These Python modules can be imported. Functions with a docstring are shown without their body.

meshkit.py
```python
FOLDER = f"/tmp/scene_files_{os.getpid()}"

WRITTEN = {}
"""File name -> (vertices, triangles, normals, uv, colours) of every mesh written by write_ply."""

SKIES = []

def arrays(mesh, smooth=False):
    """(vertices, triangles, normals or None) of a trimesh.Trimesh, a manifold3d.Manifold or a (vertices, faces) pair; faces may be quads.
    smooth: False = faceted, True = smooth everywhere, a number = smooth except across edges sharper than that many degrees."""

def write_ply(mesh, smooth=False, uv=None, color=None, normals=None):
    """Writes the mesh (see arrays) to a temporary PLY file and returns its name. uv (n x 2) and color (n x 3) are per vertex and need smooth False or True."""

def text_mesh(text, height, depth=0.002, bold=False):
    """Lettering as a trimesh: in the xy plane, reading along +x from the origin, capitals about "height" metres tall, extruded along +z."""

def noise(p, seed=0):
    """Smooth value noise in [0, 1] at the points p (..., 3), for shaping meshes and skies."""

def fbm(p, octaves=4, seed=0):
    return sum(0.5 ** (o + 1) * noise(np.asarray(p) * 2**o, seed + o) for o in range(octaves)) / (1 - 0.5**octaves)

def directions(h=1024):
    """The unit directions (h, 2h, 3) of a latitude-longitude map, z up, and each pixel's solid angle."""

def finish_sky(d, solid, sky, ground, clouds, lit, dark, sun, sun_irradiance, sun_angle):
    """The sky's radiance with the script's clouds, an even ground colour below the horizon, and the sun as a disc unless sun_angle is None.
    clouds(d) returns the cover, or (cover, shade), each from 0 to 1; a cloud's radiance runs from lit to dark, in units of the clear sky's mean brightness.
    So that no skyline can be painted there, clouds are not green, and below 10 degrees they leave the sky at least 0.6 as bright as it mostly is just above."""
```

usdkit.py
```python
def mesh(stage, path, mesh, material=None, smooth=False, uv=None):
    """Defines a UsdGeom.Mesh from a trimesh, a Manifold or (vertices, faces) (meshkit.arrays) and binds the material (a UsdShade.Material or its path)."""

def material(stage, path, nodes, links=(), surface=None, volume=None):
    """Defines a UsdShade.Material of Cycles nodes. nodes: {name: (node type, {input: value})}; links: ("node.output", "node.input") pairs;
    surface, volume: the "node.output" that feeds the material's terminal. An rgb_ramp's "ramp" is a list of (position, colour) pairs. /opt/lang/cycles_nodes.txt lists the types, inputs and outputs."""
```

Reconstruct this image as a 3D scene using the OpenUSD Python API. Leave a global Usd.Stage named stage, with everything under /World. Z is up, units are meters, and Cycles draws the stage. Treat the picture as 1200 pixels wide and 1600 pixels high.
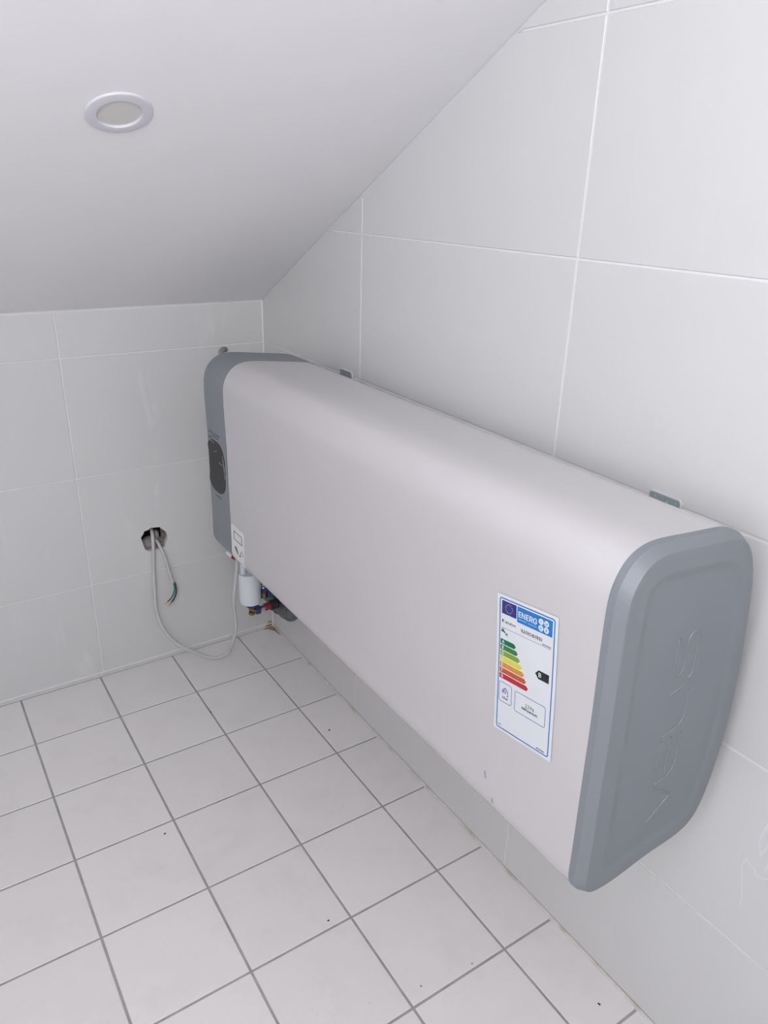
import math, random
import numpy as np, trimesh, usdkit, meshkit
from pxr import Usd, UsdGeom, UsdLux, Gf, Sdf
from shapely.geometry import Polygon, LineString, Point, box as sbox
from shapely import affinity

random.seed(7)
stage = Usd.Stage.CreateInMemory()
UsdGeom.SetStageUpAxis(stage, 'Z'); UsdGeom.SetStageMetersPerUnit(stage, 1.0)
UsdGeom.Xform.Define(stage, '/World'); UsdGeom.Scope.Define(stage, '/World/Looks')

# ------------------------------------------------------------------ camera
cam = UsdGeom.Camera.Define(stage, '/World/camera')
RIGHT, UP, BACK = (0.83648, -0.54727, 0.02834), (0.19252, 0.34172, 0.91987), (-0.51310, -0.76400, 0.39120)
EYE = (-0.8499, -1.8636, 1.2552)
cam.AddTransformOp().Set(Gf.Matrix4d(*RIGHT, 0, *UP, 0, *BACK, 0, *EYE, 1))
cam.CreateHorizontalApertureAttr(36.0); cam.CreateVerticalApertureAttr(48.0)
cam.CreateFocalLengthAttr(36.0 * 1181.99 / 1200); cam.CreateClippingRangeAttr(Gf.Vec2f(0.02, 100))
cam.CreateExposureAttr(0.11)

# ------------------------------------------------------------------ light: daylight through a window in the wall close behind the camera and one in the left wall beside it
ROOM_X, ROOM_Y = -1.55, -2.30         # the room runs from the corner (0,0) to here
Z0, SL = 0.9844, 0.5379              # the sloped ceiling: z = Z0 - SL*y
CEIL = 2.20
WIN = (-1.51, -0.86, 1.36, 2.12)      # window opening in the wall behind the camera (x0,x1,z0,z1)
WIN2 = (-2.24, -1.66, 0.92, 1.68)     # window opening in the left wall (y0,y1,z0,z1)
DAY = Gf.Vec3f(1.0, 0.985, 1.02)
def daylight(name, w, h, at, rot, strength):
    l = UsdLux.RectLight.Define(stage, '/World/Lights/' + name)
    l.CreateWidthAttr(w); l.CreateHeightAttr(h); l.CreateIntensityAttr(strength); l.CreateColorAttr(DAY); l.CreateNormalizeAttr(False)
    l.AddTranslateOp().Set(Gf.Vec3d(*at)); l.AddRotateXYZOp().Set(Gf.Vec3f(*rot))
daylight('window_daylight', WIN[1] - WIN[0] - .1, WIN[3] - WIN[2] - .1, ((WIN[0] + WIN[1]) / 2, ROOM_Y + .012, (WIN[2] + WIN[3]) / 2), (90, 0, 0), 8.6)
daylight('side_window_daylight', WIN2[3] - WIN2[2] - .1, WIN2[1] - WIN2[0] - .1, (ROOM_X + .012, (WIN2[0] + WIN2[1]) / 2, (WIN2[2] + WIN2[3]) / 2), (0, -90, 0), 5.2)
dome = UsdLux.DomeLight.Define(stage, '/World/Lights/sky'); dome.CreateIntensityAttr(1.0); dome.CreateColorAttr(Gf.Vec3f(0.8, 0.88, 1.0))

# ------------------------------------------------------------------ materials
def mat(name, col, rough=0.5, spec=0.5, metal=0.0, noise=None, bump=None, coat=0.0, **kw):
    """noise=(scale xyz, amount, second colour): procedural tone; bump=(scale, distance)"""
    n = {'p': ('principled_bsdf', {'base_color': col, 'roughness': rough, 'specular_ior_level': spec, 'metallic': metal, 'coat_weight': coat, **kw})}
    l = []
    n['g'] = ('geometry', {})
    if noise:
        sc, lo, hi, c2 = noise
        n['m'] = ('mapping', {'scale': sc}); n['n'] = ('noise_texture', {'scale': 1.0, 'detail': 5.0, 'roughness': 0.6})
        n['r'] = ('map_range', {'from_min': lo, 'from_max': hi, 'to_min': 0.0, 'to_max': 1.0, 'clamp': True})
        n['x'] = ('mix', {'color1': col, 'color2': c2})
        l += [('g.position', 'm.vector'), ('m.vector', 'n.vector'), ('n.fac', 'r.value'), ('r.result', 'x.fac'), ('x.color', 'p.base_color')]
    if bump:
        n['bn'] = ('noise_texture', {'scale': bump[0], 'detail': 3.0}); n['b'] = ('bump', {'distance': bump[1], 'strength': 1.0})
        l += [('g.position', 'bn.vector'), ('bn.fac', 'b.height'), ('b.normal', 'p.normal')]
    return usdkit.material(stage, '/World/Looks/' + name, n, l, surface='p.BSDF')

TW = [(0.69, 0.69, 0.683), (0.682, 0.683, 0.676), (0.698, 0.698, 0.69)]
def tile_mat(name, c, haze=0.7):
    """glazed wall tile with faint streaks of dried glue haze running down and dabs of dust"""
    hz = tuple(min(1, x + 0.07) for x in c)
    n = {'p': ('principled_bsdf', {'roughness': 0.22, 'specular_ior_level': 0.45}), 'g': ('geometry', {}),
         'm': ('mapping', {'scale': (13, 13, 2.6), 'rotation': (0.12, 0.16, 0)}), 'n': ('noise_texture', {'scale': 1.0, 'detail': 3.0, 'distortion': 1.6}),
         'r': ('map_range', {'from_min': 0.57, 'from_max': 0.76, 'to_min': 0.0, 'to_max': haze, 'clamp': True}),
         'm2': ('mapping', {'scale': (5, 5, 5)}), 'n2': ('noise_texture', {'scale': 1.0, 'detail': 2.0}),
         'r2': ('map_range', {'from_min': 0.46, 'from_max': 0.62, 'to_min': 0.0, 'to_max': 1.0, 'clamp': True}),
         'mu': ('math', {'math_type': 'multiply'}), 'x': ('mix', {'color1': c, 'color2': hz}),
         'rr': ('map_range', {'from_min': 0.0, 'from_max': 1.0, 'to_min': 0.22, 'to_max': 0.5}),
         'bn': ('noise_texture', {'scale': 6.0, 'detail': 1.0}), 'b': ('bump', {'distance': 0.0016, 'strength': 0.35})}
    l = [('g.position', 'm.vector'), ('m.vector', 'n.vector'), ('n.fac', 'r.value'), ('g.position', 'm2.vector'), ('m2.vector', 'n2.vector'), ('n2.fac', 'r2.value'),
         ('r.result', 'mu.value1'), ('r2.result', 'mu.value2'), ('mu.value', 'x.fac'), ('x.color', 'p.base_color'), ('mu.value', 'rr.value'), ('rr.result', 'p.roughness'),
         ('g.position', 'bn.vector'), ('bn.fac', 'b.height'), ('b.normal', 'p.normal')]
    return usdkit.material(stage, '/World/Looks/' + name, n, l, surface='p.BSDF')
M_WT = [tile_mat(f'wall_tile_glaze_{i}', c) for i, c in enumerate(TW)]
M_WR = [tile_mat(f'clean_tile_glaze_{i}', c, 0.15) for i, c in enumerate(TW)]
def floor_mat(name, c):
    """matt floor tile, slightly warm white, with grey scuffs and tiny dark specks"""
    n = {'p': ('principled_bsdf', {'roughness': 0.42, 'specular_ior_level': 0.4}), 'g': ('geometry', {}),
         'n': ('noise_texture', {'scale': 9.0, 'detail': 5.0, 'roughness': 0.65}), 'r': ('map_range', {'from_min': 0.5, 'from_max': 0.8, 'to_min': 0, 'to_max': 0.5, 'clamp': True}),
         'x': ('mix', {'color1': c, 'color2': tuple(0.86 * v for v in c)}),
         'v': ('voronoi_texture', {'scale': 26.0}), 'vr': ('map_range', {'from_min': 0.035, 'from_max': 0.06, 'to_min': 1, 'to_max': 0, 'clamp': True}),
         'wn': ('noise_texture', {'scale': 14.0, 'detail': 1.0}), 'wr': ('map_range', {'from_min': 0.62, 'from_max': 0.68, 'to_min': 0, 'to_max': 0.75, 'clamp': True}),
         'mu': ('math', {'math_type': 'multiply'}), 'y': ('mix', {'color2': (0.16, 0.13, 0.11)}), 'b': ('bump', {'distance': 0.0004, 'strength': 0.5}), 'bn': ('noise_texture', {'scale': 260.0, 'detail': 3.0})}
    l = [('g.position', 'n.vector'), ('n.fac', 'r.value'), ('r.result', 'x.fac'), ('g.position', 'v.vector'), ('v.distance', 'vr.value'), ('g.position', 'wn.vector'), ('wn.fac', 'wr.value'),
         ('vr.result', 'mu.value1'), ('wr.result', 'mu.value2'), ('x.color', 'y.color1'), ('mu.value', 'y.fac'), ('y.color', 'p.base_color'), ('g.position', 'bn.vector'), ('bn.fac', 'b.height'), ('b.normal', 'p.normal')]
    return usdkit.material(stage, '/World/Looks/' + name, n, l, surface='p.BSDF')
M_FT = [floor_mat(f'floor_tile_face_{i}', c) for i, c in enumerate([(0.86, 0.832, 0.828), (0.872, 0.845, 0.841), (0.85, 0.824, 0.82)])]
M_WG = mat('wall_grout', (0.81, 0.81, 0.81), 0.8)
M_FG = mat('floor_grout', (0.36, 0.35, 0.35), 0.9, noise=((30, 30, 30), 0.35, 0.7, (0.46, 0.45, 0.45)))
M_CEIL = mat('ceiling_paint', (0.92, 0.91, 0.92), 0.55, 0.3, noise=((3, 3, 3), 0.4, 0.8, (0.90, 0.89, 0.90)), bump=(3.0, 0.002))
M_CAULK = mat('white_caulk', (0.82, 0.82, 0.82), 0.5)
M_JOINT = mat('painted_joint', (0.70, 0.70, 0.71), 0.6)
M_CAP2 = mat('polished_grey_plastic', (0.220, 0.240, 0.263), 0.2, 0.6)
M_PLAST = mat('plain_plaster', (0.88, 0.88, 0.88), 0.8)
M_SIL = mat('stained_silicone', (0.70, 0.68, 0.65), 0.6, noise=((14, 14, 14), 0.5, 0.68, (0.50, 0.42, 0.33)))
M_RUST = mat('rust_stain', (0.27, 0.17, 0.10), 0.9, noise=((90, 90, 90), 0.35, 0.65, (0.55, 0.46, 0.38)))
M_BODY = mat('white_casing_enamel', (0.575, 0.553, 0.562), 0.35, 0.5, coat=0.8, coat_roughness=0.05, bump=(2.6, 0.008))
M_CAP = mat('grey_cap_plastic', (0.220, 0.240, 0.263), 0.42, 0.5, bump=(900.0, 0.00008))
M_DISP = mat('black_display_panel', (0.013, 0.013, 0.016), 0.4, 0.35, noise=((60, 60, 60), 0.62, 0.8, (0.05, 0.05, 0.055)))
M_MARK = mat('grey_print', (0.10, 0.105, 0.11), 0.6)
M_FILM = mat('pale_film_edge', (0.36, 0.37, 0.39), 0.3)
M_GALV = mat('galvanised_steel', (0.36, 0.42, 0.45), 0.5, metal=0.25)
M_WPL = mat('white_plastic', (0.74, 0.77, 0.82), 0.35)
M_DIFF = mat('frosted_diffuser', (0.70, 0.68, 0.66), 0.5)
M_RING = mat('white_lamp_ring', (0.70, 0.70, 0.74), 0.45)
M_CAB = mat('grey_cable_sheath', (0.60, 0.60, 0.59), 0.45)
M_GRN = mat('green_insulation', (0.03, 0.20, 0.13), 0.4)
M_BLU = mat('dark_blue_insulation', (0.03, 0.05, 0.10), 0.4)
M_BRN = mat('brown_insulation', (0.12, 0.06, 0.035), 0.4)
M_COP = mat('copper', (0.72, 0.38, 0.2), 0.35, metal=1.0)
M_BRASS = mat('brass', (0.26, 0.175, 0.09), 0.4, metal=0.9)
M_CHR = mat('chromed_metal', (0.65, 0.65, 0.65), 0.16, metal=1.0)
M_COLL = mat('blue_collar', (0.035, 0.05, 0.16), 0.35)
M_RED = mat('red_plastic', (0.30, 0.02, 0.04), 0.4)
M_BLK = mat('black_rubber', (0.02, 0.02, 0.022), 0.6)
M_PVC = mat('dark_grey_pvc', (0.115, 0.125, 0.13), 0.45)
M_STUB = mat('grey_pipe_coat', (0.27, 0.26, 0.25), 0.45)
M_MORT = mat('rough_mortar', (0.50, 0.455, 0.43), 0.95, noise=((70, 70, 70), 0.4, 0.65, (0.34, 0.30, 0.28)), bump=(120.0, 0.003))
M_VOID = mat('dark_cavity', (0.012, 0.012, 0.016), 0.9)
M_FRAME = mat('white_window_frame', (0.8, 0.8, 0.8), 0.4)
M_CHALK = mat('pale_pencil', (0.725, 0.725, 0.74), 0.7)
def flat(name, c, r=0.4): return mat('print_' + name, c, r)
P_WHITE = flat('label_white', (0.70, 0.72, 0.755)); P_BLUE = flat('border_blue', (0.04, 0.16, 0.42)); P_FLAG = flat('flag_blue', (0.025, 0.025, 0.21)); P_HEAD = flat('header_blue', (0.012, 0.19, 0.53))
P_STAR = flat('star_yellow', (0.35, 0.33, 0.20)); P_BLACK = flat('black', (0.012, 0.012, 0.015)); P_LB = flat('light_blue', (0.30, 0.50, 0.78)); P_LINE = flat('rule_grey', (0.28, 0.30, 0.36)); P_BOX = flat('box_blue', (0.16, 0.22, 0.42))
P_BARS = [flat(f'bar_{i}', c) for i, c in enumerate([(0.0, 0.155, 0.055), (0.035, 0.20, 0.045), (0.22, 0.34, 0.03), (0.70, 0.62, 0.05), (0.60, 0.28, 0.035), (0.50, 0.085, 0.035), (0.45, 0.018, 0.035)])]
P_INFO = flat('sticker_white', (0.78, 0.77, 0.77)); P_GREY = flat('sticker_grey', (0.17, 0.16, 0.16))
pane_m = usdkit.material(stage, '/World/Looks/window_glass', {'t': ('transparent_bsdf', {'color': (0.97, 0.98, 0.98)}), 'g': ('glossy_bsdf', {'roughness': 0.02}), 'f': ('fresnel', {'IOR': 1.45}), 'm': ('mix_closure', {})},
                         [('f.fac', 'm.fac'), ('t.BSDF', 'm.closure1'), ('g.BSDF', 'm.closure2')], surface='m.closure')

# ------------------------------------------------------------------ scene helpers
used = {}
def numbered(parent, name):
    k = (parent, name); i = used.get(k, -1) + 1; used[k] = i
    return f'{parent}/{name}' if i == 0 else f'{parent}/{name}_{i:03d}'
def tag(prim, label=None, cat=None, group=None, kind=None):
    for k, v in (('label', label), ('category', cat), ('group', group), ('kind', kind)):
        if v: prim.SetCustomDataByKey(k, v)
    return prim
def thing(name, label, cat, kind=None, loc=(0, 0, 0), group=None):
    x = UsdGeom.Xform.Define(stage, numbered('/World', name))
    if any(loc): x.AddTranslateOp().Set(Gf.Vec3d(*loc))
    p = tag(x.GetPrim(), label, cat, group, kind); ORG[str(p.GetPath())] = np.array(loc, float)
    return p
ORG = {}
def part(name, mesh, material, parent, label=None, smooth=False, kind=None):
    """mesh given in world coordinates; stored relative to its thing"""
    pp = str(parent.GetPath()); top = '/'.join(pp.split('/')[:3])
    v, f, _ = meshkit.arrays(mesh); v = (heater_set(v) if top == '/World/water_heater' else v) - ORG[top]
    if smooth is not False:
        t = trimesh.Trimesh(v, f, process=True); v, f = t.vertices, t.faces
    m = usdkit.mesh(stage, numbered(pp, name), (v, f), material, smooth)
    return tag(m.GetPrim(), label, kind=kind)

def heater_set(v):
    t = (v[:, 1] + 1.4365) / 1.1365; a = -.0352 * t
    X, Z = (v[:, 0] + .15) * (1 + .1212*t), (v[:, 2] - .68) * (1 - .0387*t)
    return np.c_[-.15 + .0134*t + X*np.cos(a) - Z*np.sin(a), v[:, 1], .68 - .0056*t + X*np.sin(a) + Z*np.cos(a)]
def polys(g): return [q for q in getattr(g, 'geoms', [g]) if q.geom_type == 'Polygon' and q.area > 1e-9]
def extr(g, d, n0=0.0):
    """shapely polygon(s) -> trimesh in (u, v, n) from n0 to n0+d"""
    ms = [trimesh.creation.extrude_polygon(q, d, engine='earcut') for q in polys(g)]
    m = trimesh.util.concatenate(ms); m.apply_translation((0, 0, n0)); return m
def mapped(m, fn):
    v = np.asarray(m.vertices); return trimesh.Trimesh(fn(v[:, 0], v[:, 1], v[:, 2]), m.faces, process=False)
def slab(poly, t0, t1, bev=0.0008):
    """convex polygon slab from n=t0 (back) to n=t1 (face) with chamfered face edges"""
    a = np.array(poly.exterior.coords)[:-1]; q = poly.buffer(-bev, join_style=2); b = np.array(q.exterior.coords)[:-1]
    if len(b) != len(a): return extr(poly, t1 - t0, t0)
    if Polygon(a).exterior.is_ccw != Polygon(b).exterior.is_ccw: b = b[::-1]
    k = np.argmin(np.linalg.norm(b - a[0], axis=1)); b = np.roll(b, -k, axis=0)
    n = len(a); V = np.vstack([np.c_[a, np.full(n, t0)], np.c_[a, np.full(n, t1 - bev)], np.c_[b, np.full(n, t1)]]); F = []
    ccw = poly.exterior.is_ccw
    for r in (0, 1):
        for i in range(n):
            j = (i + 1) % n; p = [r*n+i, r*n+j, (r+1)*n+j, (r+1)*n+i]; F += [[p[0], p[1], p[2]], [p[0], p[2], p[3]]]
    F += [[2*n, 2*n+i, 2*n+i+1] for i in range(1, n-1)]
    F = np.array(F); F = F if ccw else F[:, ::-1]
    return trimesh.Trimesh(V, F, process=False)
def tube(pts, r, sides=10, caps=True):
    P = np.array(pts, float); n = len(P); R = np.broadcast_to(np.asarray(r, float), (n,))
    T = np.gradient(P, axis=0); T /= np.linalg.norm(T, axis=1)[:, None]
    up = np.array([0, 0, 1.0]) if abs(T[0, 2]) < 0.9 else np.array([1.0, 0, 0])
    N = np.cross(T[0], up); N /= np.linalg.norm(N); V = []
    for i in range(n):
        N = N - T[i] * (N @ T[i]); N /= np.linalg.norm(N); B = np.cross(T[i], N)
        a = np.arange(sides) * 2 * np.pi / sides
        V.append(P[i] + R[i] * (np.cos(a)[:, None] * N + np.sin(a)[:, None] * B))
    V = np.vstack(V); F = []
    for i in range(n - 1):
        for k in range(sides):
            a, b, c, d = i*sides+k, i*sides+(k+1) % sides, (i+1)*sides+(k+1) % sides, (i+1)*sides+k; F += [[a, b, c], [a, c, d]]
    if caps:
        V = np.vstack([V, P[0], P[-1]]); e = n * sides
        for k in range(sides): F += [[e, (k+1) % sides, k], [e+1, (n-1)*sides+k, (n-1)*sides+(k+1) % sides]]
    return trimesh.Trimesh(V, np.array(F), process=False)
def spline(pts, n=60):
    from scipy.interpolate import CubicSpline
    P = np.array(pts, float); d = np.r_[0, np.cumsum(np.linalg.norm(np.diff(P, axis=0), axis=1))]
    return CubicSpline(d, P)(np.linspace(0, d[-1], n))
def lathe(profile, origin, axis=(0, 0, 1), sides=40):
    """profile [(r, h)] revolved about axis through origin"""
    m = trimesh.creation.revolve(np.array(profile, float), sections=sides)
    m.apply_transform(trimesh.geometry.align_vectors((0, 0, 1), axis)); m.apply_translation(origin); return m
def bx(x0, x1, y0, y1, z0, z1):
    m = trimesh.creation.box((x1 - x0, y1 - y0, z1 - z0)); m.apply_translation(((x0+x1)/2, (y0+y1)/2, (z0+z1)/2)); return m

B_BACK = lambda u, v, n: np.c_[u, -n, v]         # back wall: u = x, v = z, n out of the wall
B_RIGHT = lambda u, v, n: np.c_[-n, u, v]        # right wall: u = y, v = z
B_FLOOR = lambda u, v, n: np.c_[u, v, n]
ceil_z = lambda y: np.minimum(Z0 - SL * y, CEIL)

# ------------------------------------------------------------------ the setting
J = 0.0016                                        # half a wall joint
rows = [0.012, 0.2826, 0.5795, 0.8763, 1.1732, 1.470, 1.7668, 2.0636, 2.3605, 2.66]
hole = Polygon([(-.3723, .3885), (-.3652, .3975), (-.3623, .4043), (-.3507, .4067), (-.3446, .4109), (-.3208, .4081), (-.3156, .4013), (-.3048, .3913), (-.3024, .3717), (-.3075, .3601), (-.3121, .3471), (-.3264, .3448), (-.352, .3439), (-.3635, .3499), (-.367, .3615), (-.3701, .3761)])
cut = affinity.scale(hole, 1.03, 1.03)
wall_back = thing('wall_back', 'white tiled low wall under the sloped ceiling with a ragged cable hole', 'wall', 'structure')
part('grout', mapped(extr(sbox(ROOM_X, -0.02, 0.0, Z0 + 0.01).difference(cut), 0.012, -0.0135), B_BACK), M_WG, wall_back)
cols_b = [-0.0015, -0.5121, -1.0990, ROOM_X]
wi = 0
for r in range(4):
    for c in range(len(cols_b) - 1):
        p = sbox(cols_b[c+1] + J, rows[r] + J, cols_b[c] - J, min(rows[r+1], Z0 - 0.0) - J)
        if p.area < 1e-4 or p.bounds[2] - p.bounds[0] < 0.01: continue
        m = extr(p.difference(hole), 0.0075, -0.0075) if p.intersects(hole) else slab(p, -0.0075, 0.0)
        part('tile', mapped(m, B_BACK), M_WT[random.randrange(3)], wall_back)
# cavity behind the hole: ragged mortar lining and a dark void
ang = np.linspace(0, 2*np.pi, 25)[:-1]; hc = np.array([-.337, .375]); L = []
for k, dpt in enumerate([0.006, 0.02, 0.045, 0.062]):
    rr = np.array([0.0385 + 0.003 * math.sin(3*a + k) + 0.002 * math.sin(7*a + 2*k) for a in ang]) * (1.0, 1.0, 0.97, 0.9)[k]
    L.append(np.c_[hc[0] + rr*np.cos(ang), np.full(24, dpt), hc[1] + rr*np.sin(ang)])
V = np.vstack(L); F = []
for k in range(3):
    for i in range(24):
        a, b, c, d = k*24+i, k*24+(i+1) % 24, (k+1)*24+(i+1) % 24, (k+1)*24+i; F += [[a, c, b], [a, d, c]]
part('hole_lining', (V, np.array(F)), M_MORT, wall_back, 'rough mortar inside the cable hole')
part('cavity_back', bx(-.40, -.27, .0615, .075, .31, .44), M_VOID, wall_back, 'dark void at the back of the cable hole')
lump = trimesh.creation.icosphere(2, 1.0); lump.apply_scale((0.036, 0.022, 0.021)); lump.vertices += 0.004 * (meshkit.noise(lump.vertices * 160, 3)[:, None] - 0.5); lump.apply_translation((-.337, .045, .3445))
lump2 = trimesh.creation.icosphere(2, 1.0); lump2.apply_scale((.008, .012, .014)); lump2.vertices += .003 * (meshkit.noise(lump2.vertices * 190, 5)[:, None] - .5); lump2.apply_translation((-.3225, .036, .372))
part('mortar_lump', lump2, M_MORT, wall_back)
part('mortar_lump', lump, M_MORT, wall_back)
part('backing', bx(ROOM_X - .1, 0.1, .075, .15, -.05, Z0 + .1), M_PLAST, wall_back)

wall_right = thing('wall_right', 'white wall of large glazed tiles behind the water heater', 'wall', 'structure')
prof = Polygon([(0.0, 0), (0.0, Z0), ((CEIL - Z0) / -SL, CEIL), (ROOM_Y, CEIL), (ROOM_Y, 0)])
part('grout', mapped(extr(Polygon([(0.02, 0), (0.02, Z0 + .02), ((CEIL - Z0) / -SL, CEIL + .02), (ROOM_Y, CEIL + .02), (ROOM_Y, 0)]), 0.012, -0.0135), B_RIGHT), M_WG, wall_right)
cols_r = [-0.0015, -0.4883, -1.0710, -1.6537, -2.2364, ROOM_Y]
rows_r = [0.004] + rows[1:]
room_prof = prof.buffer(-0.003, join_style=2)
for r in range(len(rows_r) - 1):
    for c in range(len(cols_r) - 1):
        p = sbox(cols_r[c+1] + J, rows_r[r] + J, cols_r[c] - J, rows_r[r+1] - J).intersection(room_prof)
        for q in polys(p):
            q = q.simplify(1e-5)
            if q.area < 2e-4: continue
            part('tile', mapped(slab(q, -0.0075, 0.0), B_RIGHT), M_WR[random.randrange(3)], wall_right)
for s in ([(-1.5178, .3533), (-1.516, .3685), (-1.5056, .4172), (-1.5068, .4258), (-1.5084, .4325), (-1.5127, .4285), (-1.523, .425), (-1.5242, .4188), (-1.5325, .4194), (-1.545, .43)],
          [(-1.53, .53), (-1.522, .5053), (-1.5187, .4815), (-1.518, .4724), (-1.5242, .4537), (-1.5295, .4743), (-1.54, .50)], [(-1.535, .4351), (-1.5357, .4487), (-1.54, .47)]):
    part('pencil_mark', mapped(extr(LineString(s).buffer(0.0014), 0.0002, 0.00005), B_RIGHT), M_CHALK, wall_right, 'pale scrawled pencil stroke on the tile')
part('backing', bx(.0135, .15, ROOM_Y - .1, .1, -.05, CEIL + .1), M_PLAST, wall_right)

floor = thing('floor', 'off-white square floor tiles with grey joints', 'floor', 'structure')
S, JF = 0.202, 0.0022
part('grout', bx(ROOM_X, 0.01, ROOM_Y, 0.01, -0.03, -0.0012), M_FG, floor)
xs = [-0.0015, -0.1178] + [-0.1178 - S * k for k in range(1, 8)] + [ROOM_X]
ys = [-0.0008, -0.1976] + [-0.1976 - S * k for k in range(1, 11)] + [ROOM_Y]
for i in range(len(xs) - 1):
    for j in range(len(ys) - 1):
        p = sbox(xs[i+1] + JF, ys[j+1] + JF, xs[i] - (JF if i else 0), ys[j] - (JF if j else 0))
        m = slab(p, -0.008, random.uniform(-0.0002, 0.0002), 0.0009)
        part('tile', m, M_FT[random.randrange(3)], floor)
for (x, y, a, l) in [(-.093, -.52, .6, .006), (-.05, -1.37, 1.9, .004), (-.36, -.99, .2, .003), (-.32, -.30, 1.1, .004), (-.20, -.08, .4, .003), (-.55, -.63, .8, .004)]:
    q = affinity.rotate(sbox(-l/2, -.0008, l/2, .0008).buffer(.0004), math.degrees(a)); q = affinity.translate(q, x, y)
    part('dirt_fleck', extr(q, 0.0006, 0.0003), M_BLK, floor, 'tiny dark fleck of dirt')

ceiling = thing('ceiling', 'white painted sloping attic ceiling', 'ceiling', 'structure')
yk = (CEIL - Z0) / -SL
part('sloped_board', (np.array([(x, y, Z0 - SL*y + t) for t in (0, .03) for x in (ROOM_X - .05, 0.05) for y in (0.05, yk)]), np.array([[0, 1, 3], [0, 3, 2], [4, 7, 5], [4, 6, 7], [0, 4, 5], [0, 5, 1], [2, 3, 7], [2, 7, 6], [0, 2, 6], [0, 6, 4], [1, 5, 7], [1, 7, 3]])), M_CEIL, ceiling)
part('flat_board', bx(ROOM_X - .05, .05, ROOM_Y - .05, yk, CEIL, CEIL + .03), M_CEIL, ceiling)

def bead(a, b, d1, d2, r):
    """quarter-round bead of caulk from a to b in the angle between directions d1 and d2"""
    a, b, d1, d2 = (np.array(x, float) for x in (a, b, d1, d2)); th = np.linspace(0, np.pi/2, 5)
    pr = [0*d1 - 0.002*(d1 + d2)] + [r * (d1*(1 - math.sin(t)) + d2*(1 - math.cos(t))) for t in th]
    n = len(pr); V = np.array([a + p for p in pr] + [b + p for p in pr]); F = []
    for i in range(n):
        j = (i+1) % n; F += [[i, j, n+j], [i, n+j, n+i]]
    F += [[0, i, i+1] for i in range(1, n-1)] + [[n, n+i+1, n+i] for i in range(1, n-1)]
    return trimesh.Trimesh(V, F, process=False)
cs = np.array([0, -1, SL]); cs = cs / np.linalg.norm(cs)
def struct_bead(name, label, mesh, m, cat='trim'):
    t = thing(name, label, cat, 'structure'); part('bead', mesh, m, t, smooth=40); return t
struct_bead('trim_1', 'white caulk line where the low back wall meets the sloped ceiling', bead((ROOM_X, 0, Z0), (0, 0, Z0), (0, 0, -1), cs, .0045), M_CAULK)
struct_bead('trim_2', 'white caulk line where the right wall meets the sloped ceiling', bead((0, 0, Z0), (0, yk, CEIL), (0, 0, -1), (-1, 0, 0), .0042), M_JOINT)
struct_bead('trim_3', 'white caulk line in the upright corner between the two tiled walls', bead((0, 0, 0), (0, 0, Z0), (-1, 0, 0), (0, -1, 0), .0035), M_CAULK)
bb = thing('baseboard_back', 'narrow white silicone strip along the foot of the back wall', 'baseboard', 'structure')
part('strip', mapped(extr(sbox(ROOM_X, 0, -0.004, .0115), 0.003, -0.0028), B_BACK), M_WT[0], bb)
part('bead', bead((ROOM_X, -0.0, .0128), (-.003, -0.0, .0128), (0, 0, .9), (0, -1, 0), .0026), M_CAULK, bb)
br = thing('baseboard_right', 'thin beige stained silicone bead along the foot of the right wall', 'baseboard', 'structure')
part('bead', bead((0, -.003, -0.0005), (0, ROOM_Y, -0.0005), (0, 0, 1), (-1, 0, 0), .0055), M_SIL, br, smooth=40)
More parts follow.
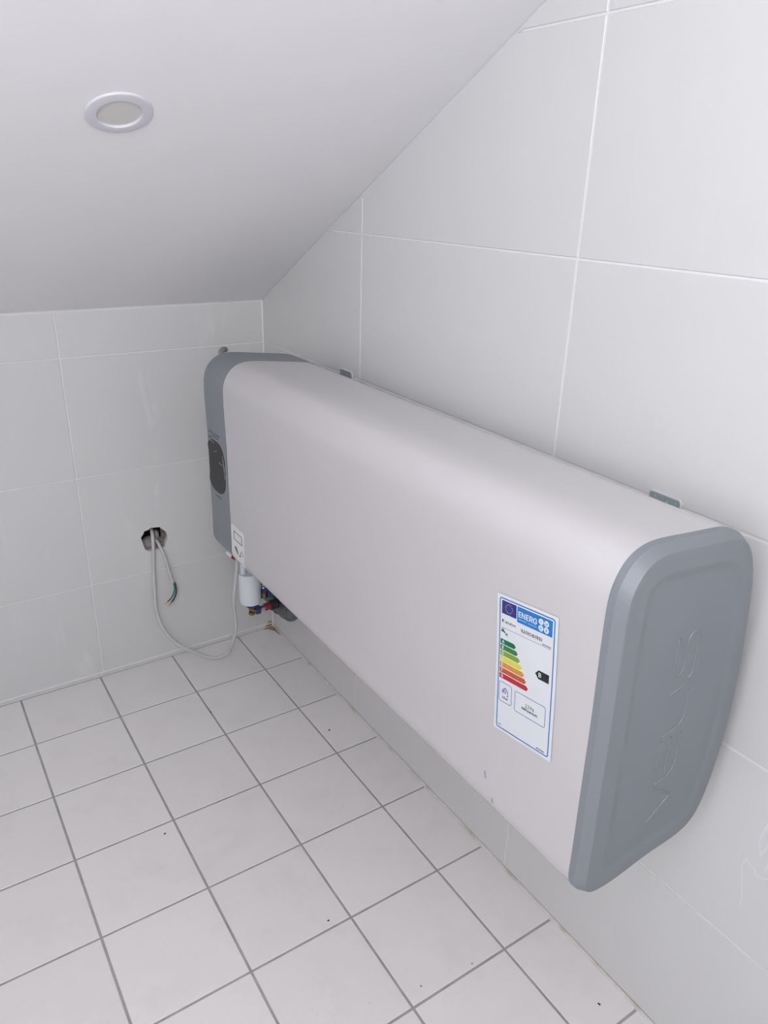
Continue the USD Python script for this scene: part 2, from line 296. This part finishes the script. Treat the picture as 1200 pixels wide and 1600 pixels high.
st = Polygon([(-.001, -.001), (-.035, -.001), (-.03, -.008), (-.018, -.009), (-.016, -.02), (-.008, -.028), (-.006, -.05), (-.001, -.06)])
part('rust_stain', extr(st, 0.0006, 0.0003), M_RUST, br, 'rusty brown stain in the floor corner')
part('rust_stain', mapped(extr(Polygon([(-.028, .003), (-.004, .003), (-.003, .02), (-.012, .024), (-.02, .014)]), 0.0005, 0.0), B_BACK), M_RUST, br, 'rusty brown stain at the foot of the back wall corner')

B_FRONT = lambda u, v, n: np.c_[u, ROOM_Y - n, v]
B_LEFT = lambda u, v, n: np.c_[ROOM_X - n, u, v]
wl = thing('wall_left', 'plain white plastered wall with a window, out of view on the left', 'wall', 'structure')
part('plaster', mapped(extr(prof.difference(sbox(WIN2[0], WIN2[2], WIN2[1], WIN2[3])), 0.1, 0.0), B_LEFT), M_PLAST, wl)
wf = thing('wall_front', 'plain white plastered wall with a window, behind the viewer', 'wall', 'structure')
part('plaster', mapped(extr(sbox(ROOM_X, 0, 0, CEIL).difference(sbox(WIN[0], WIN[2], WIN[1], WIN[3])), 0.1, 0.0), B_FRONT), M_PLAST, wf)
for nm, lb, W_, B_ in (('window_1', 'white framed window in the wall behind the viewer', WIN, B_FRONT), ('window_2', 'white framed window in the left wall, out of view', WIN2, B_LEFT)):
    w1 = thing(nm, lb, 'window', 'structure')
    fr = sbox(W_[0], W_[2], W_[1], W_[3]).difference(sbox(W_[0] + .05, W_[2] + .05, W_[1] - .05, W_[3] - .05))
    part('window_frame', mapped(extr(fr, 0.05, -0.01), B_), M_FRAME, w1)
    part('pane', mapped(extr(sbox(W_[0] + .05, W_[2] + .05, W_[1] - .05, W_[3] - .05), 0.006, 0.008), B_), pane_m, w1)

# ------------------------------------------------------------------ the water heater
# cross-section (x, z), measured: flat top, rounded corners, front leaning back a little towards the bottom
ctrl = np.array([(-0.2859, 0.7801), (-0.2885, 0.83), (-0.2895, 0.868), (-0.286, 0.8986), (-0.2791, 0.9126), (-0.2693, 0.9236), (-0.2598, 0.9313), (-0.2478, 0.9358), (-0.235, 0.9372), (-0.203, 0.9343), (-0.1701, 0.9314), (-0.1381, 0.9286), (-0.1119, 0.9260), (-0.0945, 0.9190), (-0.0786, 0.9031), (-0.0649, 0.8781), (-0.0564, 0.8564), (-0.0486, 0.8223), (-0.0435, 0.7857), (-0.0357, 0.7069), (-0.0332, 0.6467), (-0.0357, 0.6011), (-0.0422, 0.5481), (-0.0571, 0.5048), (-0.0819, 0.484), (-0.1165, 0.479), (-0.1538, 0.4761), (-0.1904, 0.4734), (-0.2211, 0.4708), (-0.2454, 0.4693), (-0.2664, 0.4758), (-0.2775, 0.4923), (-0.2789, 0.5148), (-0.2808, 0.6), (-0.2837, 0.7001)])
from scipy.interpolate import splprep, splev
tck, _ = splprep(np.vstack([ctrl, ctrl[:1]]).T, s=0.00002, per=True)
dense = np.array(splev(np.linspace(0, 1, 801)[:-1], tck)).T
SEC = Polygon(dense); CEN = np.array([-.15, .68]); NA = 180
def ring(inset, y, r=0.012):
    """the section inset by some metres, as NA points at y, matched by angle about the centre"""
    g = SEC.buffer(-inset) if inset < 0.004 else SEC.buffer(-inset - r).buffer(r)
    c = np.array(g.exterior.coords)[:-1] - CEN
    th = np.arctan2(c[:, 1], c[:, 0]); o = np.argsort(th); rad = np.linalg.norm(c, axis=1)
    # angles spread so that points are even along the outline
    tt = TH; rr = np.interp(tt, np.r_[th[o] - 2*np.pi, th[o], th[o] + 2*np.pi], np.r_[rad[o], rad[o], rad[o]])
    return np.c_[CEN[0] + rr*np.cos(tt), np.full(NA, y), CEN[1] + rr*np.sin(tt)]
ds = np.r_[0, np.cumsum(np.linalg.norm(np.diff(np.vstack([dense, dense[:1]]), axis=0), axis=1))]
even = np.array([np.interp(np.linspace(0, ds[-1], NA + 1)[:-1], ds, np.r_[dense[:, k], dense[0, k]]) for k in (0, 1)]).T
TH = np.sort(np.arctan2(even[:, 1] - CEN[1], even[:, 0] - CEN[0]))
def loft(rings, cap0=False, cap1=False):
    V = np.vstack(rings); F = []
    for i in range(len(rings) - 1):
        for k in range(NA):
            a, b, c, d = i*NA+k, i*NA+(k+1) % NA, (i+1)*NA+(k+1) % NA, (i+1)*NA+k; F += [[a, b, c], [a, c, d]]
    for flag, base, flip in ((cap0, 0, 1), (cap1, (len(rings)-1)*NA, 0)):
        if flag:
            V = np.vstack([V, V[base:base+NA].mean(0)]); e = len(V) - 1
            for k in range(NA): F.append([e, base+(k+1) % NA, base+k] if flip else [e, base+k, base+(k+1) % NA])
    return trimesh.Trimesh(V, np.array(F), process=False)
YL, YSL, YSR, YR = -0.2855, -0.4195, -1.4365, -1.4585
wh = thing('water_heater', 'long flat white electric water heater with grey end caps hung sideways on the tiled wall', 'water heater', loc=(-0.006, -0.87, 0.4355))
casing = part('casing', loft([ring(0.0009, y) for y in np.linspace(YSL - .0006, YSR + .0006, 12)], True, True), M_BODY, wh, 'smooth white enamelled body', smooth=50)
capR = [ring(.004, YSR + .0004), ring(.0002, YSR), ring(.0, YSR - .001), ring(.0003, -1.4455), ring(.0009, -1.4464), ring(.0072, -1.4580), ring(.0080, -1.4585), ring(.0105, -1.4587), ring(.028, -1.4600), ring(.0315, -1.4600), ring(.0355, -1.4588), ring(.0395, -1.4577), ring(.043, -1.4575), ring(.062, -1.4575)]
cap_r = part('end_cap', loft(capR, True, True), M_CAP, wh, 'grey plastic end cap with raised lettering, nearest the viewer', smooth=25)
# control-side cap, rounded over to its far end
RL = .0283                                          # how far the control cap rounds over at its far end
capL = [ring(.004, YSL - .0004), ring(.0002, YSL), ring(.0, YSL + .001)] + [ring(0.0, y) for y in (-.39, -.36, -.33, YL - RL - .004)] + [ring(.0041*min(1, t/.4) + .0357*(1 - math.cos(t)), YL - RL + RL*math.sin(t), .012 + .057*math.sin(t)) for t in np.linspace(0.1, math.pi/2, 11)]
cap_l = part('end_cap', loft(capL, True, True), M_CAP, wh, 'grey plastic control end cap with black display', smooth=25)
def front_x(z, y=-1.0):
    z = np.asarray(z, float); o = dense[dense[:, 0] < -.15]; i = np.argsort(o[:, 1]); x = np.interp(z, o[i, 1], o[i, 0])
    y = np.asarray(y, float); t = np.clip((y - (YL - RL)) / RL, 0, 0.9999)
    return x + .0357 * (1 - np.sqrt(1 - t*t)) + .0041 * np.minimum(1, t / .39)
# display
def on_front(g, off, th, step=0.004):
    """shapely shape in (y, z) -> thin plate following the heater's front"""
    g = g.segmentize(step)
    ms = []
    for q in polys(g):
        b = q.bounds; cells = []
        nx = max(1, int((b[2]-b[0]) / 0.012)); nz = max(1, int((b[3]-b[1]) / 0.012))
        for i in range(nx):
            for k in range(nz):
                c = q.intersection(sbox(b[0]+(b[2]-b[0])*i/nx, b[1]+(b[3]-b[1])*k/nz, b[0]+(b[2]-b[0])*(i+1)/nx, b[1]+(b[3]-b[1])*(k+1)/nz)); cells += polys(c)
        ms += [extr(c, th, off) for c in cells]
    return mapped(trimesh.util.concatenate(ms), lambda u, v, n: np.c_[front_x(v, u) - n, u, v])
rr = lambda y0, z0, y1, z1, r: sbox(min(y0, y1) + r, min(z0, z1) + r, max(y0, y1) - r, max(z0, z1) - r).buffer(r)
disp = part('display', on_front(rr(-.4065, .625, -.308, .748, .040), -.0005, .0014), M_DISP, wh, 'black control display under creased film')
for s in ([(-.318, .742), (-.345, .744), (-.352, .741)], [(-.352, .722), (-.357, .7215)], [(-.376, .7025), (-.395, .7005)], [(-.398, .725), (-.4045, .70), (-.406, .672)], [(-.401, .712), (-.4035, .69)], [(-.312, .728), (-.316, .724)], [(-.362, .727), (-.366, .7255)]):
    part('film_crease', on_front(LineString(s).buffer(.0008), .0008, .0004), M_FILM, disp)
for z, y0, y1 in [(.757, -.340, -.378), (.764, -.325, -.345), (.764, -.352, -.385), (.750, -.32, -.338), (.6135, -.345, -.378)]:
    part('printed_mark', on_front(sbox(min(y0, y1), z - .0011, max(y0, y1), z + .0011), -.0003, .0008), M_MARK, cap_l)
# raised outline lettering on the near cap, reading upwards (u along +z, v towards the front)
W = 0.0008
def cap_xz(u, v): k = (u - .55) / .27; return (-.136 - .011*k - v, u)
strokes = [[(.546, .037), (.571, .0), (.575, .0), (.599, .037)],
           [(.672, .037), (.622, .037)], [(.672, .0185), (.617, .0185)], [(.672, .0), (.628, .0), (.616, .004), (.609, .013), (.6065, .026), (.6055, .037)],
           [(.678, .037), (.681, .02), (.684, .009), (.690, .002), (.698, 0), (.733, 0)],
           [(.738, .037), (.744, .012), (.747, .0)],
           [(.815, .037), (.772, .037), (.764, .033), (.762, .028), (.764, .022), (.772, .0185), (.806, .0185), (.814, .015), (.816, .009), (.814, .003), (.806, 0), (.757, 0), (.752, .006)]]
letters = [strokes[0:1], strokes[1:4], strokes[4:5], strokes[5:6], strokes[6:7]]
for L_ in letters:
    ms = []
    for st_ in L_:
        pts = [np.array(cap_xz(*p)) for p in st_]; dd = np.r_[0, np.cumsum([np.linalg.norm(b - a) for a, b in zip(pts, pts[1:])])]
        q = np.array([[np.interp(t, dd, [p[0] for p in pts]), np.interp(t, dd, [p[1] for p in pts])] for t in np.linspace(0, dd[-1], max(6, int(dd[-1] / .003)))])
        ms.append(tube(np.c_[q[:, 0], np.full(len(q), -1.4572), q[:, 1]], .0014, 10))
    part('raised_letter', trimesh.util.concatenate(ms), M_CAP2, cap_r, smooth=60)

# energy label on the front: printed layers a tenth of a millimetre apart. u across 0..1, v down 0..1 of the blue border
O, EU, EV = np.array([-1.2815, .8125]), np.array([-.0910, .0143]), np.array([-.0110, -.1865])
def lab(g, layer): 
    a = np.array
    h = affinity.affine_transform(g, [EU[0], EV[0], EU[1], EV[1], O[0], O[1]])
    return on_front(h, .0001 + .00016*layer, .00014, .01)
asp = .1865 / .0921                                  # v units are taller than u units
def rbox(u0, v0, u1, v1, r):
    g = sbox(u0 + r, v0*asp + r, u1 - r, v1*asp - r).buffer(r); return affinity.scale(g, 1, 1/asp, origin=(0, 0))
def frame(u0, v0, u1, v1, r, w):
    a = sbox(u0 + r, v0*asp + r, u1 - r, v1*asp - r).buffer(r); return affinity.scale(a.difference(a.buffer(-w)), 1, 1/asp, origin=(0, 0))
label = part('energy_label', lab(rbox(-.05, -.022, 1.05, 1.022, .02), 0), P_WHITE, wh, 'white energy label with coloured efficiency bars and blue border')
part('label_border', lab(frame(0, 0, 1, 1, .04, .016), 1), P_BLUE, label)
part('flag', lab(rbox(.045, .018, .318, .113, .001), 1), P_FLAG, label, 'dark blue flag with a ring of stars')
star = lambda x, y, r: Polygon([(x + (r if k % 2 == 0 else r*.42)*math.sin(k*math.pi/5), y + ((r if k % 2 == 0 else r*.42)*-math.cos(k*math.pi/5))/asp) for k in range(10)])
from shapely import union_all
part('star_ring', lab(union_all([star(.1815 + .062*math.sin(a), .0655 - .062*math.cos(a)/asp, .0125) for a in np.arange(12)*math.pi/6]), 2), P_STAR, label)
part('header', lab(rbox(.334, .018, .957, .130, .001), 1), P_HEAD, label, 'bright blue heading field')
def text(t, u, v, h, bold=False, width=None):
    """lettering with its baseline at (u, v), capitals h (in u units) tall, as a flat shape"""
    m = meshkit.text_mesh(t, h, 0.001, bold); b = m.bounds
    k = 1.0 if width is None else width / (b[1, 0] - b[0, 0])
    m.vertices[:, 0] = (m.vertices[:, 0] - b[0, 0]) * k; m.vertices[:, 1] *= -1 / asp; m.faces = m.faces[:, ::-1]
    m.vertices[:, 0] += u; m.vertices[:, 1] += v
    return m
def lab_text(t, u, v, h, layer, material, bold=False, width=None, name='lettering'):
    m = text(t, u, v, h, bold, width); V = np.asarray(m.vertices); top = V[:, 2] > .0005
    Y = O[0] + EU[0]*V[:, 0] + EV[0]*V[:, 1]; Zz = O[1] + EU[1]*V[:, 0] + EV[1]*V[:, 1]
    n = .0001 + .00016*layer + np.where(top, .00014, 0)
    part(name, trimesh.Trimesh(np.c_[front_x(Zz, Y) - n, Y, Zz], m.faces, process=False), material, label)
lab_text('ENERG', .358, .0885, .078, 2, P_WHITE, True, .335)
for u0, u1 in ((.358, .505), (.535, .692)): part('subheading', lab(sbox(u0, .1035, u1, .1085), 2), P_LB, label)
disc = lambda u, v, r: affinity.scale(Point(0, 0).buffer(r), 1, 1/asp).__class__([(u + x, v + y/asp) for x, y in Point(0, 0).buffer(r).exterior.coords])
for (u, v), t in zip([(.762, .0545), (.856, .0545), (.762, .0995), (.856, .0995)], ['Y', 'IJA', 'IE', 'IA']):
    part('header_disc', lab(disc(u, v, .042), 2), P_WHITE, label)
    w = {'Y': .024, 'IJA': .05, 'IE': .034, 'IA': .036}[t]
    lab_text(t, u - w/2, v + .0085, .036, 3, P_HEAD, False, w)
lab_text('ariston', .11, .178, .042, 1, P_BLACK, False, .195); part('brand_emblem', lab(disc(.07, .166, .021).difference(disc(.078, .166, .011)), 1), P_BLACK, label)
lab_text('VLS EVO 80 FR EU', .405, .1885, .044, 1, P_BLACK, True, .385)
for k in range(7): part('printed_mark', lab(sbox(.795 + k*.022, .1985, .811 + k*.022, .2115), 1), P_LINE, label)
part('rule', lab(sbox(.05, .2155, .945, .2185), 1), P_LINE, label)
tap = union_all([sbox(.043, .226, .098, .2305), sbox(.064, .2305, .078, .240), Polygon([(.038, .238), (.09, .238), (.112, .244), (.112, .254), (.094, .254), (.094, .249), (.085, .248), (.038, .248)])])
part('tap_symbol', lab(tap, 1), P_BLACK, label)
lab_text('M', .122, .2665, .034, 1, P_BLACK, True)
for i in range(7):
    v0 = .303 + i*.0435; v1 = v0 + .0365; tip = .325 + i*.0425
    bar = Polygon([(.03, v0), (tip - .035, v0), (tip, (v0+v1)/2), (tip - .035, v1), (.03, v1)])
    part('efficiency_bar', lab(bar, 1), P_BARS[i], label)
    lab_text('ABCDEFG'[i], .062, v1 - .0085, .045, 2, P_WHITE, True)
part('rating_arrow', lab(Polygon([(.695, .432), (.752, .401), (.935, .401), (.935, .463), (.752, .463)]), 1), P_BLACK, label, 'black arrow marked B')
lab_text('B', .755, .446, .062, 2, P_WHITE, True)
part('info_box', lab(frame(.03, .628, .283, .782, .035, .0095), 1), P_BOX, label)
part('info_box', lab(frame(.342, .640, .912, .796, .035, .0095), 1), P_BOX, label)
house = LineString([(.195, .722), (.208, .722), (.208, .692), (.155, .668), (.10, .692), (.10, .71)]).buffer(.006)
spk = union_all([Polygon([(.105, .692), (.125, .692), (.14, .683), (.14, .713), (.125, .704), (.105, .704)]), LineString([(.152, .69), (.158, .698), (.152, .707)]).buffer(.0035), LineString([(.166, .686), (.174, .698), (.166, .711)]).buffer(.0035)])
part('noise_symbol', lab(union_all([house, spk]), 1), P_BOX, label)
lab_text('15', .10, .753, .036, 1, P_BLACK, True); lab_text('dB', .163, .753, .027, 1, P_BLACK, True)
lab_text('1296', .545, .723, .052, 1, P_BLACK, False, .16); lab_text('kWh/annum', .485, .7495, .038, 1, P_BLACK, True, .285)
for k in range(4): part('printed_mark', lab(sbox(.04 + k*.017, .965, .052 + k*.017, .975), 1), P_LINE, label)
lab_text('812/2013', .785, .9835, .026, 1, P_BLACK, True, .14)

# small instruction sticker wrapped round the lower edge of the casing by the control cap
o = dense[(dense[:, 1] < .60) & (dense[:, 0] < -.13)]; o = o[np.argsort(-o[:, 1] - 3*(o[:, 0] > -.25)*0)]
idx0 = int(np.argmin(np.hypot(dense[:, 0] + .2793, dense[:, 1] - .575)))
seq = np.array([dense[(idx0 + s) % 800] for s in range(-160, 160)]); 
if seq[-1, 1] > seq[0, 1]: seq = seq[::-1]
i0 = int(np.argmin(np.hypot(seq[:, 0] - dense[idx0, 0], seq[:, 1] - dense[idx0, 1]))); seq = seq[i0:]
sl = np.r_[0, np.cumsum(np.linalg.norm(np.diff(seq, axis=0), axis=1))]
tn = np.gradient(seq, axis=0); tn /= np.linalg.norm(tn, axis=1)[:, None]; nr = np.c_[tn[:, 1], -tn[:, 0]]
if nr[0, 0] > 0: nr = -nr
def wrap(g, off, th):
    g = g.segmentize(.004); ms = []
    for q in polys(g):
        b = q.bounds; nz = max(1, int((b[3]-b[1]) / .005))
        for k in range(nz): ms += [extr(c, th, off) for c in polys(q.intersection(sbox(b[0], b[1]+(b[3]-b[1])*k/nz, b[2], b[1]+(b[3]-b[1])*(k+1)/nz)))]
    m = trimesh.util.concatenate(ms); v = np.asarray(m.vertices)
    x = np.interp(v[:, 1], sl, seq[:, 0]) + v[:, 2]*np.interp(v[:, 1], sl, nr[:, 0]); z = np.interp(v[:, 1], sl, seq[:, 1]) + v[:, 2]*np.interp(v[:, 1], sl, nr[:, 1])
    return trimesh.Trimesh(np.c_[x, v[:, 0], z], m.faces, process=False)
ins = part('instruction_sticker', wrap(sbox(-.481, .011, -.432, .175).buffer(.009), -.0007, .0009), P_INFO, wh, 'small white sticker with grey pictograms round the lower edge')
bxo = sbox(-0.4810, .0145, -0.4385, .036); part('pictogram', wrap(bxo.difference(bxo.buffer(-.0018)), .0003, .0003), P_GREY, ins)
part('pictogram', wrap(Polygon([(-0.4405, .054), (-0.4455, .050), (-0.4545, .054), (-0.4605, .064), (-0.4590, .067), (-0.4515, .063), (-0.4445, .060)]), .0003, .0003), P_GREY, ins)
part('pictogram', wrap(LineString([(-0.4655, .066), (-0.4705, .067), (-0.4730, .056)]).buffer(.0014), .0003, .0003), P_GREY, ins)
part('pictogram', wrap(LineString([(-0.4775, .051), (-0.4835, .055), (-0.4840, .061)]).buffer(.0009), .0003, .0003), P_GREY, ins)
part('scuff_mark', on_front(LineString([(-1.2775, .5385), (-1.2785, .533), (-1.281, .5285)]).buffer(.0003), -.0006, .0008), P_LINE, casing)
part('scuff_mark', on_front(LineString([(-1.296, .505), (-1.2975, .498)]).buffer(.00025), -.0006, .0008), P_LINE, casing)

# ------------------------------------------------------------------ wall brackets
def bracket(y0, y1, reach, label):
    z0, z1 = .80, .8865
    t = thing('wall_bracket', label, 'bracket', loc=(-.003, (y0 + y1)/2, z0))
    g = sbox(y0 + .004, z0, y1 - .004, z1 - .004).buffer(.004)
    for fy in (.16, .55, .83): g = g.difference(Point(y1 + (y0 - y1)*fy, .8795 - (.0015 if fy == .55 else 0)).buffer(.0026))
    part('plate', mapped(extr(g, .0016, .0003), B_RIGHT), M_GALV, t)
    part('rim', mapped(extr(LineString([(y1 - .002, z1 + .0002), (y0 + .003, z1 + .0002), (y0 - .0002, z1 - .004), (y0 - .0002, z1 - .02)]).buffer(.0008), .003, .0001), B_RIGHT), M_RING, t, 'pale bent edge')
    part('flange', bx(reach, -.0002, y0, y0 + .0025, z0, .84), M_GALV, t)
    for fy in (.16, .83): part('screw', lathe([(0, 0), (.0042, 0), (.0042, .0012), (.002, .0025), (0, .0027)], (-.0036, y1 + (y0 - y1)*fy, .845), (-1, 0, 0), 14), M_GALV, t)
bracket(-1.308, -1.257, -.032, 'galvanised steel bracket behind the heater top near the grey lettered end cap')
bracket(-.459, -.407, -.008, 'small dark steel bracket behind the heater top near the control end')

# ------------------------------------------------------------------ downlight in the sloped ceiling
LC = np.array([-.5115, -.669, Z0 + SL*.669]); LN = np.array([0, -SL, -1.0]); LN /= np.linalg.norm(LN)
dl = thing('downlight', 'round white recessed downlight with frosted diffuser in the sloped ceiling', 'ceiling light', loc=tuple(LC))
part('trim_ring', lathe([(.0465, -.001), (.0465, .0012), (.0455, .0028), (.043, .0036), (.034, .0042), (.0312, .0036), (.0302, .002), (.0300, -.001)], LC, LN, 64), M_RING, dl, smooth=40)
part('diffuser', lathe([(0, .0012), (.02, .0010), (.0295, .0004), (.0305, -.0008)], LC, LN, 64), M_DIFF, dl, 'unlit frosted diffuser', smooth=40)

# ------------------------------------------------------------------ cables out of the wall hole
pc = thing('power_cable', 'grey power cable looping from the wall hole to the floor and up to the heater', 'cable', loc=(-.22, -.09, 0))
path = [(-.334, .056, .392), (-.336, .03, .396), (-.341, .004, .392), (-.3445, -.0085, .372), (-.349, -.010, .312), (-.3545, -.014, .237), (-.357, -.03, .155), (-.340, -.045, .102), (-.306, -.058, .060), (-.266, -.070, .030), (-.225, -.083, .0085), (-.2, -.105, .022), (-.186, -.13, .071), (-.180, -.15, .132), (-.190, -.17, .206), (-.192, -.19, .285), (-.189, -.20, .336), (-.188, -.212, .385), (-.178, -.225, .425), (-.165, -.25, .47), (-.16, -.305, .50)]
part('sheath', tube(spline(path, 140), .0046, 10), M_CAB, pc, smooth=True)
cp = thing('cut_cable', 'short stripped grey cable with bare wire ends hanging from the wall hole', 'cable', loc=(-.31, -.02, .22))
part('sheath', tube(spline([(-.333, .018, .368), (-.3305, .008, .3665), (-.3275, -.004, .357), (-.3195, -.014, .328), (-.3063, -.019, .254), (-.303, -.0195, .243)], 40), .0042, 10), M_CAB, cp, smooth=True)
def wire(p, m, lab_):
    s = spline(p, 24); w = part('wire', tube(s, .0021, 8), m, cp, lab_, smooth=True)
    d = s[-1] - s[-2]; d /= np.linalg.norm(d); part('copper_end', tube([s[-1] - d*.001, s[-1] + d*.004, s[-1] + d*.011], .0013, 8), M_COP, w)
wire([(-.3035, -.0195, .246), (-.3015, -.021, .228), (-.306, -.022, .212), (-.314, -.022, .200), (-.324, -.021, .191)], M_GRN, 'green insulated wire')
wire([(-.3015, -.0195, .246), (-.297, -.0215, .226), (-.301, -.0225, .206), (-.311, -.0225, .190), (-.316, -.022, .185)], M_BRN, 'brown insulated wire')
wire([(-.3025, -.0235, .246), (-.2985, -.0255, .230), (-.3005, -.027, .215), (-.306, -.027, .201), (-.3135, -.026, .190)], M_BLU, 'dark blue insulated wire')

# ------------------------------------------------------------------ plumbing between the heater and the corner
hexn = lambda r, h, o_, ax: lathe([(0, 0), (r*.93, 0), (r, .0012), (r, h - .0012), (r*.93, h), (0, h)], o_, ax, 6)
cyl = lambda r, h, o_, ax, s=24: lathe([(0, 0), (r - .0008, 0), (r, .0008), (r, h - .0008), (r - .0008, h), (0, h)], o_, ax, s)
CX, CY = -.155, -.20
fc = thing('filter_canister', 'white plastic canister hanging under the heater by the corner', 'water filter', loc=(CX, CY, .226))
part('bowl', lathe([(0, .226), (.020, .2265), (.026, .230), (.0285, .237), (.0297, .29), (.030, .306), (.0303, .308), (.0303, .318), (.029, .3205), (0, .3205)], (CX, CY, 0), sides=48), M_WPL, fc, smooth=35)
part('neck', cyl(.0085, .118, (CX - .017, CY, .319), (0, 0, 1)), M_WPL, fc, smooth=35)
part('cap_plug', cyl(.010, .012, (CX + .006, CY, .319), (0, 0, 1)), M_DIFF, fc, 'grey plug on top of the canister', smooth=35)
ev = thing('elbow_fitting', 'brass pipe elbow with blue collars under the white canister', 'pipe fitting', loc=(CX, CY, .20))
ex = CX + .003
part('elbow', tube(spline([(ex, CY, .222), (ex, CY, .210), (ex + .003, CY, .202), (ex + .012, CY, .199), (ex + .022, CY, .1995)], 24), .0085, 14), M_BRASS, ev, smooth=True)
part('collar', hexn(.0135, .011, (ex, CY, .2145), (0, 0, 1)), M_COLL, ev, 'blue collar')
part('collar', hexn(.0135, .011, (ex + .011, CY, .1995), (1, 0, 0.05)), M_COLL, ev, 'blue collar')
part('collar', hexn(.0095, .007, (ex - .001, CY - .002, .1925), (0, 0, 1)), M_BRASS, ev, 'brass plug')
part('nipple', lathe([(0, 0), (.0085, 0), (.0085, .003), (.0098, .004), (.0098, .006), (.0085, .007), (.0085, .010), (.0098, .011), (.0098, .013), (.0085, .014), (.0085, .017), (0, .017)], (ex + .021, CY, .200), (1, 0, .05), 20), M_CHR, ev, 'bright metal nipple')
hs = thing('flexible_hose', 'red and black hose end running from the brass elbow into the corner', 'hose', loc=(-.11, CY, .205))
part('red_sleeve', cyl(.0105, .018, (ex + .036, CY, .2012), (1, 0, .05)), M_RED, hs, 'red sleeve', smooth=35)
part('nut', cyl(.0135, .022, (ex + .0525, CY, .202), (1, 0, .05)), M_BLK, hs, 'black nut', smooth=35)
part('tail', tube(spline([(ex + .073, CY, .203), (-.074, CY + .012, .207), (-.070, CY + .03, .214), (-.068, CY + .06, .225), (-.066, -.004, .235)], 40), .008, 12), M_BLK, hs, smooth=True)
va = thing('shut_off_valve', 'chromed valve with blue collars half hidden behind the heater edge', 'valve', loc=(-.112, -.2, .24))
part('stem', lathe([(0, 0), (.009, 0), (.009, .006), (.0065, .009), (.0065, .013), (.009, .016), (.009, .034), (0, .034)], (-.117, -.2, .262), (0, 0, 1), 24), M_CHR, va, smooth=35)
part('riser', cyl(.008, .15, (-.117, -.2, .294), (0, 0, 1)), M_CHR, va, smooth=35)
part('collar', hexn(.0125, .012, (-.117, -.2, .251), (0, 0, 1)), M_COLL, va, 'blue collar')
part('body', cyl(.0105, .018, (-.117, -.2, .234), (0, 0, 1)), M_BRASS, va, 'brass body', smooth=35)
part('collar', hexn(.013, .012, (-.108, -.2, .243), (1, 0, -.1)), M_COLL, va, 'blue collar')
part('outlet', tube(spline([(-.1, -.2, .242), (-.08, -.2, .24), (-.05, -.19, .235), (-.03, -.17, .225), (-.004, -.165, .22)], 24), .009, 12), M_PVC, va, smooth=True)
dp = thing('drain_pipe', 'dark grey drain pipe and elbow along the wall under the heater', 'pipe', loc=(-.05, -.2, .165))
part('pipe', tube(spline([(-.04, -.02, .168), (-.048, -.10, .168), (-.05, -.16, .170)], 20), .0215, 24), M_PVC, dp, smooth=50)
part('pipe', tube(spline([(-.05, -.165, .172), (-.05, -.21, .178), (-.05, -.245, .192), (-.05, -.262, .225), (-.05, -.27, .30), (-.05, -.285, .37), (-.06, -.305, .42)], 50), .0225, 24), M_PVC, dp, smooth=50)
part('socket', lathe([(.0215, 0), (.0265, .001), (.027, .004), (.027, .026), (.0255, .029), (.022, .03)], (-.0495, -.14, .169), (0, -1, .05), 28), M_PVC, dp, smooth=50)
part('socket', lathe([(.0225, 0), (.0275, .001), (.028, .004), (.028, .032), (.0265, .036), (.022, .037)], (-.05, -.203, .178), (0, -1, .25), 28), M_PVC, dp, smooth=50)
rv = thing('relief_valve', 'small white and red valve knob peeping out under the control end cap', 'valve', loc=(-.22, -.25, .41))
part('knob', lathe([(0, 0), (.0075, 0), (.009, .002), (.009, .008), (.007, .011), (0, .011)], (-.215, -.26, .4015), (-.15, 0, 1), 16), M_RED, rv, 'red knob', smooth=35)
part('body', tube(spline([(-.234, -.26, .415), (-.226, -.262, .422), (-.218, -.266, .43), (-.214, -.274, .44)], 12), .009, 14), M_WPL, rv, 'white body', smooth=True)
part('inlet', tube([(-.2145, -.273, .438), (-.213, -.29, .465), (-.212, -.312, .49)], .009, 14), M_CHR, rv, smooth=True)
op = thing('pipe_stub', 'bent grey pipe stub coming out of the back wall above the control end', 'pipe', loc=(-.125, 0, .86))
part('pipe', tube(spline([(-.108, .008, .864), (-.111, -.006, .8665), (-.119, -.014, .869), (-.1265, -.018, .866), (-.1285, -.0205, .857), (-.1265, -.022, .842), (-.126, -.023, .80), (-.126, -.023, .72), (-.124, -.02, .6), (-.12, -.012, .56), (-.118, .008, .55)], 50), .0062, 12), M_STUB, op, smooth=True)
part('rosette', lathe([(0, -.001), (.0075, -.001), (.0075, .002), (.006, .003), (0, .003)], (-.109, -.0005, .8645), (0, -1, 0), 20), M_DIFF, op, 'ring where the pipe leaves the wall')
